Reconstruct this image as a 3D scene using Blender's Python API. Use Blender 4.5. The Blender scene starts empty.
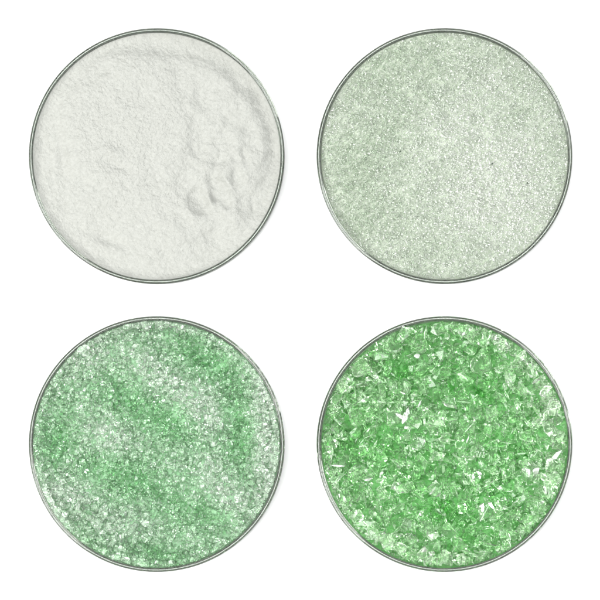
import bpy, bmesh, math
import numpy as np
from mathutils import Vector, Matrix, Euler

# ------------------------------------------------------------------ camera, light, exposure
SC = bpy.context.scene
COL = SC.collection
S = 0.100 / 256.0                       # metres per photograph pixel (a dish is 10 cm wide)

def P(px, py):
    return np.array([(px - 300.5) * S, (300.2 - py) * S])

CAM = Vector((0.12, -0.16, 3.0))
cd = bpy.data.cameras.new('camera')
cam = bpy.data.objects.new('camera', cd)
COL.objects.link(cam)
cam.location = CAM
cam.rotation_euler = (0, 0, 0)
cd.sensor_width = 36
FRAME = 600 * S
AIM_Z = 0.013                           # the plane of the dish rims
cd.lens = 36 * (CAM.z - AIM_Z) / FRAME
cd.shift_x = -CAM.x / FRAME
cd.shift_y = -CAM.y / FRAME
cd.clip_start = 0.1
cd.clip_end = 50
SC.camera = cam

w = bpy.data.worlds.new('World')
SC.world = w
w.use_nodes = True
w.node_tree.nodes['Background'].inputs[0].default_value = (0.80, 0.82, 0.80, 1)
w.node_tree.nodes['Background'].inputs[1].default_value = 0.38

def softbox(name, az, el, dist, sx, sy, power, colour=(1, 1, 1), spread=180):
    d = bpy.data.lights.new(name, 'AREA')
    d.shape = 'RECTANGLE'; d.size = sx; d.size_y = sy
    d.energy = power; d.color = colour; d.spread = math.radians(spread)
    o = bpy.data.objects.new(name, d)
    COL.objects.link(o)
    a, e = math.radians(az), math.radians(el)
    o.location = (dist * math.cos(e) * math.cos(a), dist * math.cos(e) * math.sin(a), dist * math.sin(e))
    o.rotation_euler = (-Vector(o.location)).to_track_quat('-Z', 'Y').to_euler()
    return o

softbox('softbox_key', 208, 42, 1.6, 0.95, 0.75, 28, (1.0, 0.995, 0.975))
softbox('softbox_side', 32, 42, 1.7, 1.0, 0.8, 11, (0.98, 0.995, 1.0))
softbox('softbox_overhead', 90, 89.9, 3.3, 1.7, 1.7, 104)

SC.view_settings.view_transform = 'Standard'
SC.view_settings.look = 'None'
SC.view_settings.exposure = 0.17
SC.view_settings.gamma = 1.0
cy = SC.cycles
cy.max_bounces = 24; cy.transmission_bounces = 20; cy.glossy_bounces = 12
cy.diffuse_bounces = 6; cy.transparent_max_bounces = 8
cy.blur_glossy = 0.6
cy.sample_clamp_indirect = 25.0
cy.use_adaptive_sampling = True; cy.adaptive_threshold = 0.025
cy.use_denoising = True
try:
    cy.denoising_prefilter = 'ACCURATE'
except Exception:
    pass

# ------------------------------------------------------------------ helpers
def tag(o, label=None, cat=None, group=None, kind=None):
    if label: o['label'] = label
    if cat: o['category'] = cat
    if group: o['group'] = group
    if kind: o['kind'] = kind
    return o

def link(name, me, mats=(), parent=None):
    o = bpy.data.objects.new(name, me)
    COL.objects.link(o)
    for m in mats:
        me.materials.append(m)
    if parent is not None:
        o.parent = parent
    return o

def noise2(x, y, scale, seed):
    """smooth value noise in -1..1 at the given cell size"""
    r = np.random.RandomState(seed)
    g = r.uniform(-1, 1, (256, 256))
    u = x / scale + 117.3; v = y / scale + 91.7
    iu = np.floor(u).astype(int); iv = np.floor(v).astype(int)
    fu = u - iu; fv = v - iv
    fu = fu * fu * (3 - 2 * fu); fv = fv * fv * (3 - 2 * fv)
    iu %= 256; iv %= 256; ju = (iu + 1) % 256; jv = (iv + 1) % 256
    return ((g[iv, iu] * (1 - fu) + g[iv, ju] * fu) * (1 - fv) +
            (g[jv, iu] * (1 - fu) + g[jv, ju] * fu) * fv)

def fbm(x, y, scale, seed, octaves=4, gain=0.55):
    t = 0; a = 1
    for k in range(octaves):
        # turn each octave so that no grid shows
        c, s = math.cos(0.7 * k + seed), math.sin(0.7 * k + seed)
        t = t + a * noise2(x * c - y * s, x * s + y * c, scale / 2 ** k, seed * 13 + k)
        a *= gain
    return t

# ------------------------------------------------------------------ materials
def nodes(name):
    m = bpy.data.materials.new(name)
    m.use_nodes = True
    nt = m.node_tree
    return m, nt, nt.nodes['Principled BSDF']

def white_surface():
    m, nt, b = nodes('matte_white_acrylic')
    b.inputs['Base Color'].default_value = (0.94, 0.94, 0.94, 1)
    b.inputs['Roughness'].default_value = 0.9
    b.inputs['Specular IOR Level'].default_value = 0.0
    return m

def clear_glass():
    m, nt, b = nodes('clear_glass')
    b.inputs['Base Color'].default_value = (0.70, 0.73, 0.69, 1)
    b.inputs['Roughness'].default_value = 0.0
    b.inputs['IOR'].default_value = 1.5
    b.inputs['Transmission Weight'].default_value = 1.0
    va = nt.nodes.new('ShaderNodeVolumeAbsorption')
    va.inputs['Color'].default_value = (0.62, 0.68, 0.60, 1); va.inputs['Density'].default_value = 520
    nt.links.new(va.outputs[0], nt.nodes['Material Output'].inputs['Volume'])
    return m

def powder_material(name, col_a, col_b, scale, bump, rough=0.95):
    m, nt, b = nodes(name)
    tc = nt.nodes.new('ShaderNodeTexCoord')
    n1 = nt.nodes.new('ShaderNodeTexNoise'); n1.inputs['Scale'].default_value = scale
    n1.inputs['Detail'].default_value = 6; n1.inputs['Roughness'].default_value = 0.7
    nt.links.new(tc.outputs['Object'], n1.inputs['Vector'])
    cr = nt.nodes.new('ShaderNodeValToRGB')
    cr.color_ramp.elements[0].position = 0.38; cr.color_ramp.elements[0].color = (*col_a, 1)
    cr.color_ramp.elements[1].position = 0.62; cr.color_ramp.elements[1].color = (*col_b, 1)
    nt.links.new(n1.outputs['Fac'], cr.inputs['Fac'])
    nt.links.new(cr.outputs['Color'], b.inputs['Base Color'])
    n2 = nt.nodes.new('ShaderNodeTexNoise'); n2.inputs['Scale'].default_value = 2600
    n2.inputs['Detail'].default_value = 4
    nt.links.new(tc.outputs['Object'], n2.inputs['Vector'])
    bp = nt.nodes.new('ShaderNodeBump'); bp.inputs['Strength'].default_value = bump
    bp.inputs['Distance'].default_value = 0.0002
    nt.links.new(n2.outputs['Fac'], bp.inputs['Height'])
    nt.links.new(bp.outputs['Normal'], b.inputs['Normal'])
    b.inputs['Roughness'].default_value = rough
    b.inputs['Specular IOR Level'].default_value = 0.15
    return m

def grain_glass(name, pale, deep, rough, trans, bump=0.0, attr=True, ior=1.45):
    """glass grains; each grain has its own 'tint' (0 pale .. 1 deep green)"""
    m, nt, b = nodes(name)
    if attr:
        at = nt.nodes.new('ShaderNodeAttribute'); at.attribute_name = 'tint'
        fac = at.outputs['Fac']
    else:
        at = nt.nodes.new('ShaderNodeObjectInfo')
        sp = nt.nodes.new('ShaderNodeSeparateColor')   # each single piece keeps its tint in its object colour
        nt.links.new(at.outputs['Color'], sp.inputs[0]); fac = sp.outputs[0]
    mx = nt.nodes.new('ShaderNodeMix'); mx.data_type = 'RGBA'
    mx.inputs[6].default_value = (*pale, 1); mx.inputs[7].default_value = (*deep, 1)
    nt.links.new(fac, mx.inputs[0])
    nt.links.new(mx.outputs[2], b.inputs['Base Color'])
    b.inputs['Roughness'].default_value = rough
    b.inputs['IOR'].default_value = ior
    b.inputs['Transmission Weight'].default_value = trans
    if bump:
        tc = nt.nodes.new('ShaderNodeTexCoord')
        n2 = nt.nodes.new('ShaderNodeTexNoise'); n2.inputs['Scale'].default_value = 700 if attr else 2.6
        n2.inputs['Detail'].default_value = 3
        nt.links.new(tc.outputs['Object'], n2.inputs['Vector'])
        bp = nt.nodes.new('ShaderNodeBump'); bp.inputs['Strength'].default_value = bump
        bp.inputs['Distance'].default_value = 0.0003 if attr else 0.08
        nt.links.new(n2.outputs['Fac'], bp.inputs['Height'])
        nt.links.new(bp.outputs['Normal'], b.inputs['Normal'])
    return m

M_GROUND = white_surface()
M_GLASS = clear_glass()
M_POWDER = powder_material('fine_white_glass_powder', (0.32, 0.325, 0.302), (0.368, 0.373, 0.35), 900, 1.0)
M_FINEBED = powder_material('pale_green_frit_bed', (0.31, 0.36, 0.28), (0.42, 0.455, 0.39), 700, 0.8)
M_MEDBED = powder_material('green_crushed_glass_bed', (0.33, 0.58, 0.34), (0.46, 0.69, 0.47), 500, 0.8)
M_COARBED = powder_material('deep_green_crushed_glass_bed', (0.13, 0.42, 0.12), (0.26, 0.57, 0.23), 500, 0.8)
M_FINE = grain_glass('pale_green_fine_glass', (0.92, 0.94, 0.90), (0.63, 0.73, 0.59), 0.06, 0.6)
M_MED = grain_glass('green_tinted_glass_grain', (0.92, 0.995, 0.915), (0.60, 0.86, 0.61), 0.0, 0.93, ior=1.42)
M_COAR = grain_glass('green_tinted_glass_shard', (0.90, 0.99, 0.87), (0.46, 0.85, 0.41), 0.0, 0.95, 0.04, ior=1.45)
M_MEDI = grain_glass('green_tinted_single_grain', (0.925, 1.0, 0.92), (0.62, 0.87, 0.63), 0.0, 0.94, attr=False, ior=1.42)
M_COARI = grain_glass('green_tinted_single_shard', (0.92, 1.0, 0.89), (0.52, 0.88, 0.47), 0.0, 0.96, 0.04, attr=False, ior=1.45)
m, nt, b = nodes('glint_white_glass')  # near-white base colour stands in for glints on clear broken glass
b.inputs['Base Color'].default_value = (0.94, 0.97, 0.93, 1); b.inputs['Roughness'].default_value = 0.06
b.inputs['Transmission Weight'].default_value = 0.12; b.inputs['IOR'].default_value = 1.4
tc = nt.nodes.new('ShaderNodeTexCoord'); n2 = nt.nodes.new('ShaderNodeTexNoise'); n2.inputs['Scale'].default_value = 7
n2.inputs['Detail'].default_value = 5; bp = nt.nodes.new('ShaderNodeBump'); bp.inputs['Strength'].default_value = 0.5
bp.inputs['Distance'].default_value = 0.15
nt.links.new(tc.outputs['Object'], n2.inputs['Vector']); nt.links.new(n2.outputs['Fac'], bp.inputs['Height'])
nt.links.new(bp.outputs['Normal'], b.inputs['Normal'])
M_GLINT_WHITE = m
m, nt, b = nodes('dark_mineral_speck')
b.inputs['Base Color'].default_value = (0.03, 0.05, 0.03, 1); b.inputs['Roughness'].default_value = 0.5
M_SPECK = m

# ------------------------------------------------------------------ the surface they stand on
me = bpy.data.meshes.new('white_table_surface')
h = 4.0
me.from_pydata([(-h, -h, 0), (h, -h, 0), (h, h, 0), (-h, h, 0)], [], [(0, 1, 2, 3)])
tag(link('white_table_surface', me, [M_GROUND]), kind='structure')

# ------------------------------------------------------------------ petri dishes
R_OUT = 127.6 * S
WALL = 0.0014
R_IN = R_OUT - WALL
FLOOR = 0.0016
HT = 0.0140                              # top of the rim

def lathe(name, prof, seg=256):
    """closed ring from a closed (r, z) profile, or a solid when the profile touches the axis"""
    n = len(prof)
    verts = []; faces = []
    idx = []
    for k in range(seg):
        a = 2 * math.pi * k / seg
        row = []
        for (r, z) in prof:
            if r < 1e-9 and k > 0:
                row.append(idx[0][len(row)]); continue
            verts.append((r * math.cos(a), r * math.sin(a), z)); row.append(len(verts) - 1)
        idx.append(row)
    for k in range(seg):
        A, B = idx[k], idx[(k + 1) % seg]
        for i in range(n):
            j = (i + 1) % n
            q = [A[i], B[i], B[j], A[j]]
            q = list(dict.fromkeys(q))
            if len(q) >= 3: faces.append(q)
    me = bpy.data.meshes.new(name)
    me.from_pydata(verts, [], faces)
    bm = bmesh.new(); bm.from_mesh(me)
    bmesh.ops.recalc_face_normals(bm, faces=bm.faces)
    bm.to_mesh(me); bm.free()
    me.polygons.foreach_set('use_smooth', [True] * len(me.polygons))
    return me

def arc(cx, cz, rr, a0, a1, n):
    return [(cx + rr * math.cos(math.radians(a0 + (a1 - a0) * k / n)),
             cz + rr * math.sin(math.radians(a0 + (a1 - a0) * k / n))) for k in range(n + 1)]

def dish_meshes():
    zt = HT - 0.0011                     # where the wall ends and the rim bead begins
    f = 0.0010
    wall = ([(R_IN, FLOOR + 0.0002)] +
            [(R_IN + 0.00002 * k, FLOOR + 0.0002 + (zt - FLOOR - 0.0002) * k / 6) for k in range(1, 7)] +
            [(R_OUT - 0.00005, zt)] + [(R_OUT - 0.00008, zt * 0.5)] + [(R_OUT - 0.0002, 0.0010)] +
            arc(R_OUT - 0.0002 - f, 0.0010, f, -10, -80, 6) + [(R_IN, 0.00022)])
    base = [(0, 0.0002), (R_IN - 0.0001, 0.0002), (R_IN - 0.00005, 0.0006), (R_IN - 0.00005, FLOOR - 0.0003),
            (R_IN - 0.0004, FLOOR), (0, FLOOR)]
    # rounded bead, a touch wider than the wall
    cx = (R_IN + R_OUT) / 2; hw = WALL / 2 + 0.00012
    bead = ([(cx - hw, zt + 0.00003)] + [(cx + hw * math.cos(math.radians(a)), zt + 0.00030 + 0.0008 * math.sin(math.radians(a)))
            for a in range(180, -1, -12)] + [(cx + hw, zt + 0.00003)])
    return lathe('side_wall', wall), lathe('base_plate', base), lathe('rim', bead)

DISH = [
    ('petri_dish', P(157.2, 156.3), 'clear glass petri dish brim-full of fine white powder'),
    ('petri_dish', P(445.0, 156.2), 'clear glass petri dish full of sugar-fine pale green frit'),
    ('petri_dish', P(157.2, 444.4), 'clear glass petri dish full of medium light green glass grains'),
    ('petri_dish', P(445.0, 444.4), 'clear glass petri dish full of coarse bright green glass shards'),
]
MW, MB_, MR = dish_meshes()
for mm in (MW, MB_, MR):
    mm.materials.append(M_GLASS)
dish0 = bpy.data.objects.new('petri_dish', None)
for i, (nm, c, lab) in enumerate(DISH):
    if i == 0:
        root = dish0; COL.objects.link(root)
        kids = [link('side_wall', MW, (), root), link('base_plate', MB_, (), root), link('rim', MR, (), root)]
    else:
        root = dish0.copy(); COL.objects.link(root)
        for k in kids:
            q = k.copy(); COL.objects.link(q); q.parent = root
    root.location = (c[0], c[1], 0.0)
    root.empty_display_size = 0.02
    tag(root, lab, 'petri dish', 'round glass dishes in two rows of two')

# ------------------------------------------------------------------ height fields
R_FILL = R_IN - 0.00012

def disk_mesh(name, hf, nr, na, bottom=FLOOR + 0.0001, rad=None):
    """a filled disk: top = height field, straight side, flat underside"""
    rad = rad or R_FILL
    rr = np.linspace(0, 1, nr + 1)[1:] * rad
    aa = np.linspace(0, 2 * np.pi, na, endpoint=False)
    RR, AA = np.meshgrid(rr, aa, indexing='ij')
    X = RR * np.cos(AA); Y = RR * np.sin(AA)
    Z = hf(X, Y)
    top = np.stack([X, Y, Z], -1).reshape(-1, 3)
    z0 = hf(np.zeros(1), np.zeros(1))[0]
    ring = np.stack([rad * np.cos(aa), rad * np.sin(aa), np.full(na, bottom)], -1)
    V = np.concatenate([[[0, 0, z0]], top, ring, [[0, 0, bottom]]])
    k = np.arange(na); k1 = (k + 1) % na
    tris = [np.stack([np.zeros(na, int), 1 + k, 1 + k1], -1)]
    quads = []
    for i in range(nr - 1):
        quads.append(np.stack([1 + i * na + k, 1 + (i + 1) * na + k, 1 + (i + 1) * na + k1, 1 + i * na + k1], -1))
    o = 1 + (nr - 1) * na; o2 = 1 + nr * na
    quads.append(np.stack([o + k, o2 + k, o2 + k1, o + k1], -1))
    last = len(V) - 1
    tris.append(np.stack([np.full(na, last), o2 + k1, o2 + k], -1))
    return V, np.concatenate(tris), np.concatenate(quads)

def build_mesh(name, V, tris, quads, smooth=True):
    me = bpy.data.meshes.new(name)
    nl = tris.size + quads.size
    me.vertices.add(len(V)); me.vertices.foreach_set('co', V.astype(np.float32).ravel())
    me.loops.add(nl)
    me.loops.foreach_set('vertex_index', np.concatenate([tris.ravel(), quads.ravel()]).astype(np.int32))
    st = np.concatenate([np.arange(len(tris)) * 3, tris.size + np.arange(len(quads)) * 4]).astype(np.int32)
    me.polygons.add(len(st)); me.polygons.foreach_set('loop_start', st)
    me.update(calc_edges=True)
    me.polygons.foreach_set('use_smooth', np.full(len(st), smooth))
    return me

def gauss(X, Y, c, px, py, sx, sy, rot=0.0):
    """bump centred on photograph pixel px,py of the dish centred on c"""
    q = P(px, py) - c
    dx, dy = X - q[0], Y - q[1]
    a = math.radians(rot)
    u = dx * math.cos(a) + dy * math.sin(a); v = -dx * math.sin(a) + dy * math.cos(a)
    return np.exp(-(u / (sx * S)) ** 2 - (v / (sy * S)) ** 2)

MM = 0.001
# dish one: the powder, poured, pressed and smoothed
C1 = DISH[0][1]
def h_powder(X, Y):
    r = np.sqrt(X * X + Y * Y) / R_FILL
    ang = np.arctan2(Y, X)
    z = 11.7 * MM + 0 * X
    edge = 0.865 + 0.02 * np.sin(3 * ang + 1) + 0.012 * np.sin(7 * ang)
    z -= 2.3 * MM / (1 + np.exp(-(r - edge) / 0.022)) * (0.45 + 0.55 * np.cos(ang - math.radians(40))).clip(0.12)
    z += 1.2 * MM * np.clip((r - 0.93) / 0.07, 0, 1) ** 2 + 0.8 * MM * np.clip((r - 0.7) / 0.3, 0, 1) * np.clip(-np.cos(ang - math.radians(38)), 0, 1)
    g = lambda *a: gauss(X, Y, C1, *a)
    def plateau(px, py, rad, wd, sx=1.0, sy=1.0, rot=0.0):
        q = P(px, py) - C1; dx, dy = X - q[0], Y - q[1]
        a = math.radians(rot); u = (dx * math.cos(a) + dy * math.sin(a)) / sx; v = (-dx * math.sin(a) + dy * math.cos(a)) / sy
        d = np.sqrt(u * u + v * v) + 5 * S * noise2(X, Y, 7 * MM, 77) + 2.5 * S * noise2(X, Y, 2.6 * MM, 78)
        return 1 / (1 + np.exp((d - rad * S) / (wd * S)))
    z += MM * (1.5 * plateau(130, 125, 66, 4.5, 1.0, 1.15, -10) + 1.2 * plateau(160, 228, 34, 5, 1.25, 0.9, 20)
               + 0.8 * plateau(228, 105, 20, 4, .8, 1.2, -30) + 1.0 * plateau(238, 172, 17, 4, .8, 2.0, 10))
    z += 1.5 * MM * (-1.1 * plateau(198, 203, 11, 1.8, .85, 1.25, 25) - 0.9 * plateau(221, 192, 6, 1.5, .8, 1.9, 25)
               - 0.7 * plateau(237, 172, 6, 1.8, .8, 2.0, 15) - 0.8 * plateau(223, 143, 8, 2.0, 1.3, .8, 15)
               - 0.7 * plateau(205, 96, 10, 2.5, 1, 1) - 0.9 * plateau(197, 140, 9, 2.5, .7, 2.0, 15)
               - 0.6 * plateau(248, 205, 8, 2.0, .8, 1.6, -20) + 0.7 * plateau(210, 166, 7, 2.0, 1.3, .7, 10)
               + 0.8 * g(209, 199, 3.5, 11, 25) + 0.6 * g(229, 186, 4, 10, 20) - 1.0 * g(214, 197, 2.6, 7, 25)
               + 0.9 * g(238, 218, 22, 10, -40) - 0.8 * g(212, 236, 16, 6, 20) - 0.7 * g(246, 158, 4, 12, 10)
               - 0.6 * g(118, 166, 13, 4, -20) + 0.8 * g(112, 152, 12, 5, -10) - 0.6 * g(150, 182, 14, 6, 30)
               - 0.7 * g(100, 72, 22, 6, 35) - 0.7 * g(62, 150, 6, 40, 5) - 0.9 * g(110, 240, 24, 6, -20)
               - 0.6 * g(180, 80, 6, 16, 0) + 0.6 * g(95, 200, 26, 26))
    right = gauss(X, Y, C1, 225, 160, 42, 80)
    z += MM * right * 0.8 * fbm(X, Y, 5 * MM, 15, 2)
    z += MM * (0.42 * fbm(X, Y, 8 * MM, 5, 3) + 0.10 * fbm(X + 0.3 * Y, Y, 2.2 * MM, 9, 2))
    rough = 0.65 + 0.5 * gauss(X, Y, C1, 120, 125, 70, 75)
    z += MM * rough * (0.10 * noise2(X, Y, 1.0 * MM, 21) + 0.10 * noise2(X * .8 + Y * .6, Y * .8 - X * .6, 0.62 * MM, 22)
                       + 0.07 * noise2(X * .5 + Y * .866, Y * .5 - X * .866, 0.36 * MM, 23))
    return z
V, t, q = disk_mesh('p', h_powder, 560, 1900)
tag(link('glass_powder', build_mesh('glass_powder', V, t, q), [M_POWDER]),
    'smooth white glass powder heaped and finger-dented inside its dish', 'powder', kind='stuff').location = (C1[0], C1[1], 0)

# ------------------------------------------------------------------ grains
def hull_template(rs, kind):
    """one broken piece of glass, largest extent about 1"""
    if kind == 'chunk':
        n = rs.randint(9, 14); p = rs.normal(size=(n, 3)); p /= np.linalg.norm(p, axis=1)[:, None]
        p *= rs.uniform(0.75, 1.1, (n, 1)); p *= np.array([0.5, 0.5 * rs.uniform(.6, .95), 0.5 * rs.uniform(.45, .8)])
    elif kind == 'flake':
        n = rs.randint(8, 12); a = np.sort(rs.uniform(0, 2 * np.pi, n))
        p = np.stack([0.5 * np.cos(a) * rs.uniform(.7, 1, n), 0.5 * rs.uniform(.55, .9) * np.sin(a), rs.uniform(-.1, .1, n)], -1)
        p[:, 2] += np.where(rs.rand(n) > .5, .07, -.07) + p[:, 0] * rs.uniform(-.2, .2)
    elif kind == 'splinter':
        n = 9; x = np.linspace(-.5, .5, n) + rs.uniform(-.05, .05, n); a = rs.uniform(0, 6.28, n)
        wd = (0.15 * (1 - np.abs(x * 1.8) ** 1.6).clip(0.05, 1)) * rs.uniform(.7, 1.2, n)
        p = np.stack([x, wd * np.cos(a), wd * np.sin(a) * 0.7], -1)
    elif kind == 'grain':
        n = rs.randint(14, 20); p = rs.normal(size=(n, 3)); p /= np.linalg.norm(p, axis=1)[:, None]
        p *= rs.uniform(0.85, 1.05, (n, 1)); p *= np.array([0.5, 0.5 * rs.uniform(.7, 1), 0.5 * rs.uniform(.55, .9)])
    else:                                # 'bit'
        n = 7; p = rs.normal(size=(n, 3)); p /= np.linalg.norm(p, axis=1)[:, None]; p *= 0.5 * rs.uniform(.7, 1, (n, 1))
    bm = bmesh.new()
    vs = [bm.verts.new(v) for v in p]
    r = bmesh.ops.convex_hull(bm, input=vs)
    bmesh.ops.delete(bm, geom=[v for v in bm.verts if not v.link_faces], context='VERTS')
    bmesh.ops.recalc_face_normals(bm, faces=bm.faces)
    if kind != 'bit':                    # join near-flat facets, then break the sharp edges so that they catch the light
        bmesh.ops.dissolve_limit(bm, angle_limit=math.radians(14 if kind != 'grain' else 10), verts=bm.verts[:], edges=bm.edges[:])
        bmesh.ops.bevel(bm, geom=bm.edges[:], offset=0.05 if kind == 'grain' else (0.012 if kind == 'splinter' else 0.02),
                        segments=1, affect='EDGES', clamp_overlap=True)
        bmesh.ops.triangulate(bm, faces=bm.faces[:])
        bmesh.ops.recalc_face_normals(bm, faces=bm.faces)
    bm.verts.ensure_lookup_table(); bm.verts.index_update()
    Vt = np.array([v.co[:] for v in bm.verts]); Ft = np.array([[v.index for v in f.verts] for f in bm.faces])
    bm.free()
    return Vt, Ft

def rot_mats(rs, n, flat=False):
    """random rotations; flat ones keep their broad side roughly upwards"""
    if not flat:
        q = rs.normal(size=(n, 4)); q /= np.linalg.norm(q, axis=1)[:, None]
    else:
        a = rs.uniform(0, 2 * np.pi, n); tl = rs.normal(0, 0.38, (n, 2))
        q1 = np.stack([np.cos(a / 2), 0 * a, 0 * a, np.sin(a / 2)], -1)
        q = q1 + np.stack([0 * a, tl[:, 0] / 2, tl[:, 1] / 2, 0 * a], -1)
        q /= np.linalg.norm(q, axis=1)[:, None]
    w_, x, y, z = q.T
    return np.stack([np.stack([1 - 2 * (y * y + z * z), 2 * (x * y - z * w_), 2 * (x * z + y * w_)], -1),
                     np.stack([2 * (x * y + z * w_), 1 - 2 * (x * x + z * z), 2 * (y * z - x * w_)], -1),
                     np.stack([2 * (x * z - y * w_), 2 * (y * z + x * w_), 1 - 2 * (x * x + y * y)], -1)], 1)

class Pile:
    """drops grains on a height map so that each rests on what lies below"""
    def __init__(self, hf, cell, sink):
        self.cell = cell; self.n = int(2 * R_IN / cell) + 4
        g = (np.arange(self.n) - self.n / 2) * cell
        X, Y = np.meshgrid(g, g)
        self.H = hf(X, Y); self.H0 = self.H.copy(); self.sink = sink
    def drop(self, x, y, rad, thick):
        i = int(x / self.cell + self.n / 2); j = int(y / self.cell + self.n / 2)
        k = max(0, int(rad * 0.62 / self.cell))
        w_ = self.H[j - k:j + k + 1, i - k:i + k + 1]
        base = w_.max() * 0.55 + w_.mean() * 0.45 - self.sink * thick
        z = base + thick * 0.5
        np.maximum(w_, base + thick * 0.86, out=w_)
        return z

def scatter(rs, n, hf_density, rmax):
    pts = []
    while len(pts) < n:
        a = rs.uniform(0, 2 * np.pi, n * 2); r = rmax * np.sqrt(rs.uniform(0, 1, n * 2))
        x, y = r * np.cos(a), r * np.sin(a)
        keep = rs.rand(n * 2) < hf_density(x, y)
        pts.extend(zip(x[keep], y[keep]))
    return np.array(pts[:n])

def merge_grains(temps, which, pos, R, size, tint, bed=None):
    """one mesh out of many grains (numpy); bed = (V, tris, quads) goes first with material 0"""
    Vs, Ts, A = [], [], []
    off = 0
    Q = np.zeros((0, 4), int); nbt = 0
    if bed:
        Vs.append(bed[0]); Ts.append(bed[1]); Q = bed[2]; off = len(bed[0]); nbt = len(bed[1])
        A.append(np.zeros(len(bed[0])))
    for k, (Vt, Ft) in enumerate(temps):
        ids = np.where(which == k)[0]
        if len(ids) == 0: continue
        vv = np.einsum('nij,vj->nvi', R[ids], Vt) * size[ids][:, None, None] + pos[ids][:, None, :]
        nv = len(Vt)
        ff = Ft[None] + (off + np.arange(len(ids)) * nv)[:, None, None]
        Vs.append(vv.reshape(-1, 3)); Ts.append(ff.reshape(-1, 3)); off += nv * len(ids)
        A.append(np.repeat(tint[ids], nv))
    V = np.concatenate(Vs); T = np.concatenate(Ts)
    return V, T, Q, nbt, np.concatenate(A)

def stuff_object(name, temps, which, pos, R, size, tint, bed, mats, c, label, cat):
    V, T, Q, nbt, A = merge_grains(temps, which, pos, R, size, tint, bed)
    me = build_mesh(name, V, T, Q, smooth=False)
    mi = np.zeros(len(me.polygons), np.int32); mi[nbt:len(T)] = 1
    sm = np.zeros(len(me.polygons), bool); sm[:nbt] = True; sm[len(T):] = True
    at = me.attributes.new('tint', 'FLOAT', 'POINT'); at.data.foreach_set('value', A.astype(np.float32))
    o = link(name, me, mats)
    me.polygons.foreach_set('material_index', mi); me.polygons.foreach_set('use_smooth', sm)
    me.update()
    o.location = (c[0], c[1], 0)
    tag(o, label, cat, kind='stuff')
    return o

# ---- dish two: sugar-fine frit
C2 = DISH[1][1]
def g2(X, Y, *a): return gauss(X, Y, C2, *a)
def h_fine(X, Y):
    z = 11.9 * MM + MM * (0.7 * fbm(X, Y, 12 * MM, 31, 3) + 0.3 * fbm(X, Y, 3.5 * MM, 33, 2))
    z += MM * (0.7 * g2(X, Y, 480, 150, 50, 70, 30) - 0.5 * g2(X, Y, 385, 190, 30, 60, 20) - 0.3 * g2(X, Y, 400, 60, 40, 25)
               - 0.4 * g2(X, Y, 470, 235, 40, 14, 30))
    r = np.sqrt(X * X + Y * Y) / R_FILL
    return z - 0.7 * MM * np.clip((r - 0.85) / 0.15, 0, 1)
def green2(X, Y):
    return np.clip(0.50 + 0.14 * fbm(X, Y, 12 * MM, 41, 3) + 0.35 * g2(X, Y, 370, 160, 35, 90) + 0.3 * g2(X, Y, 400, 60, 50, 30)
                   - 0.6 * g2(X, Y, 500, 190, 60, 80, 30) + 0.25 * g2(X, Y, 450, 250, 60, 14, 10), 0, 1)
rs = np.random.RandomState(2)
temps = [hull_template(rs, 'bit') for _ in range(24)]
N = 42000
xy = scatter(rs, N, lambda x, y: 0 * x + 1, R_FILL - 0.4 * MM)
size = rs.lognormal(math.log(0.80), 0.28, N).clip(0.4, 1.4) * MM
pile = Pile(h_fine, 0.35 * MM, 0.25)
zz = np.array([pile.drop(x, y, s / 2, s * 0.7) for (x, y), s in zip(xy, size)])
tint = (green2(xy[:, 0], xy[:, 1]) + rs.normal(0, .25, N)).clip(0, 1)
bed = disk_mesh('b', h_fine, 140, 500)
stuff_object('fine_glass_frit', temps, rs.randint(0, len(temps), N), np.stack([xy[:, 0], xy[:, 1], zz], -1), rot_mats(rs, N), size, tint,
             bed, [M_FINEBED, M_FINE], C2, 'pale green glass frit as fine as sugar filling its dish', 'glass frit')
bitV, bitF = temps[3]
for (px, py, sz, lab) in ((492.5, 164, 1.1, 'tiny black speck on the pale green frit, nearer the middle of the dish'),
                          (527.8, 183, 1.0, 'tiny black speck on the pale green frit, nearer the right rim of the dish'),
                          (400.6, 151.3, 0.85, 'tiny dark speck on the pale green frit, in the left half of the dish')):
    me = bpy.data.meshes.new('dark_speck')
    me.from_pydata((bitV * sz * MM).tolist(), [], bitF.tolist())
    o = link('dark_speck', me, [M_SPECK])
    q = P(px, py) - C2
    i = int(q[0] / pile.cell + pile.n / 2); j = int(q[1] / pile.cell + pile.n / 2)
    o.location = (C2[0] + q[0], C2[1] + q[1], pile.H[j, i] + 0.6 * MM)
    tag(o, lab, 'speck', 'black specks in the fine frit')

def zone(x, y):
    """where in its dish a piece lies, in words"""
    r = math.hypot(x, y) / R_FILL
    if r < 0.3: return 'in the middle of'
    a = math.degrees(math.atan2(y, x)) % 360
    side = ['right', 'upper right', 'top', 'upper left', 'left', 'lower left', 'bottom', 'lower right'][int((a + 22.5) // 45) % 8]
    return ('halfway towards the %s of' if r < 0.72 else 'against the %s rim of') % side

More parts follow.
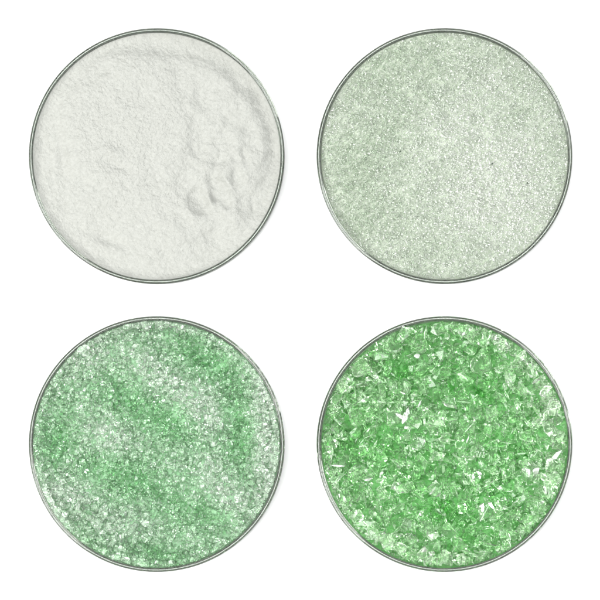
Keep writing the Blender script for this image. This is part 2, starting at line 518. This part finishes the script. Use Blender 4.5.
def fill_dish(seed, C, hf, bedmesh, beddens, tintf, small, big, temps, tkinds, mats, single_mat, name_stuff, lab_stuff, cat_stuff,
              cell, single, extra=()):
    """small = (count, median mm, spread, min, max): the buried rest, one object; big: 300 separate pieces on top"""
    rs = np.random.RandomState(seed)
    pile = Pile(hf, cell, 0.22)
    n, med, sp, lo, hi = small
    xy = scatter(rs, n, lambda x, y: 0 * x + 1, R_FILL * 1.035)
    size = rs.lognormal(math.log(med), sp, n).clip(lo, hi) * MM
    rmax = R_FILL - size * rs.uniform(0.38, 0.75, n)
    r = np.hypot(xy[:, 0], xy[:, 1]); f = np.minimum(1, rmax / r); xy *= f[:, None]
    which = rs.randint(0, len(temps), n)
    thick = np.array([{'chunk': .62, 'flake': .3, 'splinter': .28, 'grain': .68}[tkinds[k]] for k in which])
    R = rot_mats(rs, n, True)
    dens = beddens(xy[:, 0], xy[:, 1])
    keep = (rs.rand(n) < dens) | (np.arange(n) < n * 0.7)
    nb, bmed, bsp, blo, bhi = big
    # candidates for the single pieces: Poisson-like spread over the dish
    pts = []
    tries = 0
    bs = np.sort(rs.lognormal(math.log(bmed), bsp, nb).clip(blo, bhi))[::-1] * MM
    while len(pts) < nb and tries < 30000:
        tries += 1
        s = bs[len(pts)]
        a = rs.uniform(0, 2 * np.pi); rr = min(R_FILL - s * 0.45, R_FILL * 1.02 * math.sqrt(rs.rand()))
        x, y = rr * math.cos(a), rr * math.sin(a)
        if rs.rand() > beddens(np.array([x]), np.array([y]))[0]: continue
        if all((x - p[0]) ** 2 + (y - p[1]) ** 2 > (0.36 * (s + p[2])) ** 2 for p in pts) or tries > 20000:
            pts.append((x, y, s))
    zz = np.zeros(n)
    order = np.arange(n)
    cut = int(n * 0.85)
    def lay(ids):
        for i in ids:
            if keep[i]:
                zz[i] = pile.drop(xy[i, 0], xy[i, 1], size[i] / 2, size[i] * thick[i])
    lay(order[:cut])
    singles = []
    idx = rs.permutation(len(pts))
    later = order[cut:]
    small_later = [i for i in later]
    half = len(small_later) // 2
    size[cut:] *= 0.7
    lay(small_later[:half])
    for e in extra:                       # pieces one can point at, placed where the photograph has them
        q = P(e['px'], e['py']) - C
        k = [i for i, t_ in enumerate(tkinds) if t_ == e['kind']][e.get('t', 0)]
        s = e['size'] * MM
        z = pile.drop(q[0], q[1], s * 0.4, s * {'chunk': .5, 'flake': .25, 'splinter': .22, 'grain': .6}[e['kind']])
        singles.append((q[0], q[1], z + e.get('lift', 0.4) * MM, s, k, Euler([math.radians(v) for v in e['rot']]).to_matrix(), e))
    ex = [(P(e['px'], e['py']) - C, e['size'] * MM) for e in extra]
    for i in idx:
        x, y, s = pts[i]
        if any(math.hypot(x - q[0], y - q[1]) < 0.45 * (s + es) for q, es in ex):
            # slide away from the pieces that must stay in view
            pass_under = True
        k = rs.randint(0, len(temps))
        th = {'chunk': .62, 'flake': .3, 'splinter': .28, 'grain': .68}[tkinds[k]]
        z = pile.drop(x, y, s / 2, s * th)
        near = any(math.hypot(x - q[0], y - q[1]) < 0.4 * (s + es) for q, es in ex)
        if near: z -= 1.6 * MM
        singles.append((x, y, z, s, k, Matrix(rot_mats(rs, 1, True)[0].tolist()), None))
    lay(small_later[half:])
    bed = disk_mesh('b', hf, *bedmesh)
    kk = np.where(keep)[0]
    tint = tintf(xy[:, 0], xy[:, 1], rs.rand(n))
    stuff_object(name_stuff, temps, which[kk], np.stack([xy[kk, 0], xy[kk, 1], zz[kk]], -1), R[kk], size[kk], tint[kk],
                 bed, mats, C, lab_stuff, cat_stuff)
    # the single pieces
    meshes = {}
    for (x, y, z, s, k, R3, e) in singles:
        mat = M_GLINT_WHITE if (e and e.get('glinting')) else single_mat
        key = (k, mat.name)
        if key not in meshes:
            me = bpy.data.meshes.new(single['name'][tkinds[k]])
            me.from_pydata(temps[k][0].tolist(), [], temps[k][1].tolist())
            me.materials.append(mat)
            meshes[key] = me
        nm = single['name'][tkinds[k]]
        o = bpy.data.objects.new(nm, meshes[key])
        COL.objects.link(o)
        sc = e.get('scale', (1, 1, 1)) if e else (1, 1, 1)
        o.matrix_world = Matrix.Translation((C[0] + x, C[1] + y, z)) @ R3.to_4x4() @ Matrix.Diagonal((s * sc[0], s * sc[1], s * sc[2], 1))
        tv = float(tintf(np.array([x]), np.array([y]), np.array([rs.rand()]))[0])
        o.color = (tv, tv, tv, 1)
        if e:
            tag(o, e['label'], single['cat'], single['group'])
        else:
            tag(o, single['label'][tkinds[k]] % zone(x, y), single['cat'], single['group'])

# ---- dish three: medium grains
C3 = DISH[2][1]
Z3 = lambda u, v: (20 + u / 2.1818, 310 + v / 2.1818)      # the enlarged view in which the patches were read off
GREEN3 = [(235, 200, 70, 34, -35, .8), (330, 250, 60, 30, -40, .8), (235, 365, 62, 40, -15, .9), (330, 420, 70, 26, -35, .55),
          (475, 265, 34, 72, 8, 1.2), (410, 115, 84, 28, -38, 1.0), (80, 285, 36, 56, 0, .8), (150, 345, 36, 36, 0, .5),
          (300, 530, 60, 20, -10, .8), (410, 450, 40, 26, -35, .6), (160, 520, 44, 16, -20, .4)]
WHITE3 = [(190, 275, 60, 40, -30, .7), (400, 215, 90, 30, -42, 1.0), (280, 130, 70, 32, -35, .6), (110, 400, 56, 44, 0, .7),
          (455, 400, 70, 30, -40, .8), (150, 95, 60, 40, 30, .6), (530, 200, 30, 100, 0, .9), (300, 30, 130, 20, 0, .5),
          (220, 470, 70, 40, -10, .5), (540, 350, 30, 80, 0, .8), (60, 430, 34, 60, 20, .5), (420, 330, 30, 22, 0, .4)]  # patches along the rim paint light from the glass wall into the tint
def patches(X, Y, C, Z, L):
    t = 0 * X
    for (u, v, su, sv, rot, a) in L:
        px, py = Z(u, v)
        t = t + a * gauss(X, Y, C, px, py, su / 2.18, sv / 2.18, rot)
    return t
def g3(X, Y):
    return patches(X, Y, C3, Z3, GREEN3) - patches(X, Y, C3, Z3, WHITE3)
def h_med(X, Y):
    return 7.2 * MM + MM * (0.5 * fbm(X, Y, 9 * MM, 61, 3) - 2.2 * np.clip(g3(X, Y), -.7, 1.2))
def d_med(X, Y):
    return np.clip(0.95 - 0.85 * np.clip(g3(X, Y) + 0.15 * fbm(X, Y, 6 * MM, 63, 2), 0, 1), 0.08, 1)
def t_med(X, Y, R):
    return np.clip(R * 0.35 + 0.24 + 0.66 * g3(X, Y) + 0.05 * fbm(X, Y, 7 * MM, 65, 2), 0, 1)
rs = np.random.RandomState(3)
temps3 = [hull_template(rs, 'grain') for _ in range(30)]
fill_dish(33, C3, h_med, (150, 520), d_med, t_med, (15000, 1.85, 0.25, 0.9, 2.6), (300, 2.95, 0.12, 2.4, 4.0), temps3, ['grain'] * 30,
          [M_MEDBED, M_MED], M_MEDI, 'medium_glass_grains',
          'mass of smaller light green glass grains heaped in the lower left dish', 'glass grains', 0.4 * MM,
          dict(name={'grain': 'glass_grain'}, cat='glass grain', group='larger light green grains in the medium-grained dish',
               label={'grain': 'larger pale green glass grain %s the medium-grained dish'}))

# ---- dish four: coarse shards
C4 = DISH[3][1]
Z4 = lambda u, v: (310 + u / 2.1818, 310 + v / 2.1818)
GREEN4 = [(190, 130, 30, 22, 0, 1.0), (150, 305, 34, 34, 0, .9), (370, 180, 30, 26, 0, 1.1), (290, 440, 60, 26, -15, 1.0),
          (310, 165, 24, 34, 0, .7), (450, 310, 36, 24, 0, .7), (290, 350, 50, 16, -30, .5), (410, 400, 40, 26, 0, .6),
          (90, 300, 24, 40, 0, .5), (230, 350, 30, 20, 0, .5), (350, 500, 60, 20, 0, .4), (380, 100, 60, 30, 0, .35)]
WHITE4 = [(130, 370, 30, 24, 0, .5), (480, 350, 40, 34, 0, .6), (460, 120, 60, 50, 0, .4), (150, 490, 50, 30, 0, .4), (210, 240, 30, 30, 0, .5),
             (520, 230, 34, 110, 0, .8), (420, 60, 90, 30, -30, .6), (300, 540, 120, 18, 0, .4), (60, 420, 24, 70, 15, .5), (100, 160, 40, 40, 0, .3)]  # paler tint by the rim: light from the glass wall, painted in
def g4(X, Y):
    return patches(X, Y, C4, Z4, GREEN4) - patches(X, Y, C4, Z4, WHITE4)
def h_coar(X, Y):
    return 5.0 * MM + MM * (0.5 * fbm(X, Y, 10 * MM, 71, 3) - 1.2 * np.clip(g4(X, Y), -.6, 1.2))
def d_coar(X, Y):
    return np.clip(0.95 - 0.8 * np.clip(g4(X, Y) + 0.1 * fbm(X, Y, 6 * MM, 73, 2), 0, 1), 0.12, 1)
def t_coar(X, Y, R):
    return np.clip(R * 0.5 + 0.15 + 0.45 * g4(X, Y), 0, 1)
rs = np.random.RandomState(4)
tk4 = ['chunk'] * 12 + ['flake'] * 18 + ['splinter'] * 15
temps4 = [hull_template(rs, k) for k in tk4]
def ex(u, v, size, kind, rot, label, scale=(1, 1, 1), t=0, glinting=True, lift=1.3):
    px, py = Z4(u, v)
    return dict(px=px, py=py, size=size, kind=kind, rot=rot, label=label, scale=scale, t=t, glinting=glinting, lift=lift)
EXTRA4 = [  # the white pieces carry their glints as painted base colour
    ex(207, 238, 5.2, 'chunk', (15, 10, 70), 'large glint-white glass chunk, brightest piece left of centre in the coarse shard dish', (1, .8, .7), 1),
    ex(198, 232, 4.6, 'splinter', (10, 20, 150), 'white splinter poking up left out of the large glint-white chunk', (1, 1.8, 1.5), 1),
    ex(214, 222, 4.2, 'splinter', (10, 30, 75), 'white splinter standing on the upper edge of the large glint-white chunk', (1, 1.8, 1.5), 2),
    ex(240, 206, 3.6, 'splinter', (10, 20, 60), 'short white splinter just above and right of the large glint-white chunk', (1, 1.8, 1.5), 4),
    ex(213, 256, 4.0, 'flake', (20, -10, 20), 'small white flake touching the underside of the large glint-white chunk', (1, .7, 1), 2),
    ex(267, 395, 4.6, 'flake', (0, 20, 55), 'oval milky glass piece below the centre of the coarse shard dish, leaning right', (1, .6, 1), 3),
    ex(128, 370, 4.0, 'chunk', (20, 0, 10), 'glint-white glass chunk at the lower left of the coarse shard dish', (1, .6, .8), 5),
    ex(494, 352, 4.2, 'flake', (10, 25, 30), 'glint-white glass flake at the right of the coarse shard dish', (1, .7, .8), 6),
    ex(235, 100, 3.0, 'chunk', (0, 15, 0), 'small white glass bead near the top of the coarse shard dish', (1, .9, .9), 8),
    ex(538, 318, 6.5, 'splinter', (10, 8, 40), 'long white splinter near the right rim of the coarse shard dish', (1, 1.2, 1.2), 2),
    ex(62, 340, 6.5, 'splinter', (0, 8, -4), 'long thin white splinter lying level near the left rim of the coarse shard dish', (1, .7, .8), 3),
    ex(348, 88, 4.6, 'splinter', (0, 12, -50), 'white splinter near the top rim of the coarse shard dish, leaning left', (1, 1.1, 1), 4),
    ex(318, 395, 7.0, 'splinter', (0, 10, -75), 'upright pale needle of glass right of the oval milky piece', (1, .8, .9), 5, False),
    ex(345, 282, 4.0, 'splinter', (0, 8, 70), 'thin pale needle of glass just right of the centre of the coarse shard dish', (1, .8, .8), 0, True),
    ex(290, 350, 3.6, 'flake', (20, 25, 100), 'small white flake above the oval milky piece', (1, .6, 1), 7),
]
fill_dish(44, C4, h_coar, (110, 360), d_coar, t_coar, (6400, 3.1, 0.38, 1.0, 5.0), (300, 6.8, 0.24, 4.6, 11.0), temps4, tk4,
          [M_COARBED, M_COAR], M_COARI, 'coarse_glass_fragments',
          'mass of smaller bright green broken glass heaped in the lower right dish', 'glass fragments', 0.5 * MM,
          dict(name={'chunk': 'glass_chunk', 'flake': 'glass_flake', 'splinter': 'glass_splinter'}, cat='glass shard',
               group='larger green shards in the coarse-grained dish',
               label={'chunk': 'blocky angular green glass chunk %s the coarse shard dish',
                      'flake': 'thin flat green glass flake %s the coarse shard dish',
                      'splinter': 'long narrow green glass splinter %s the coarse shard dish'}), EXTRA4)
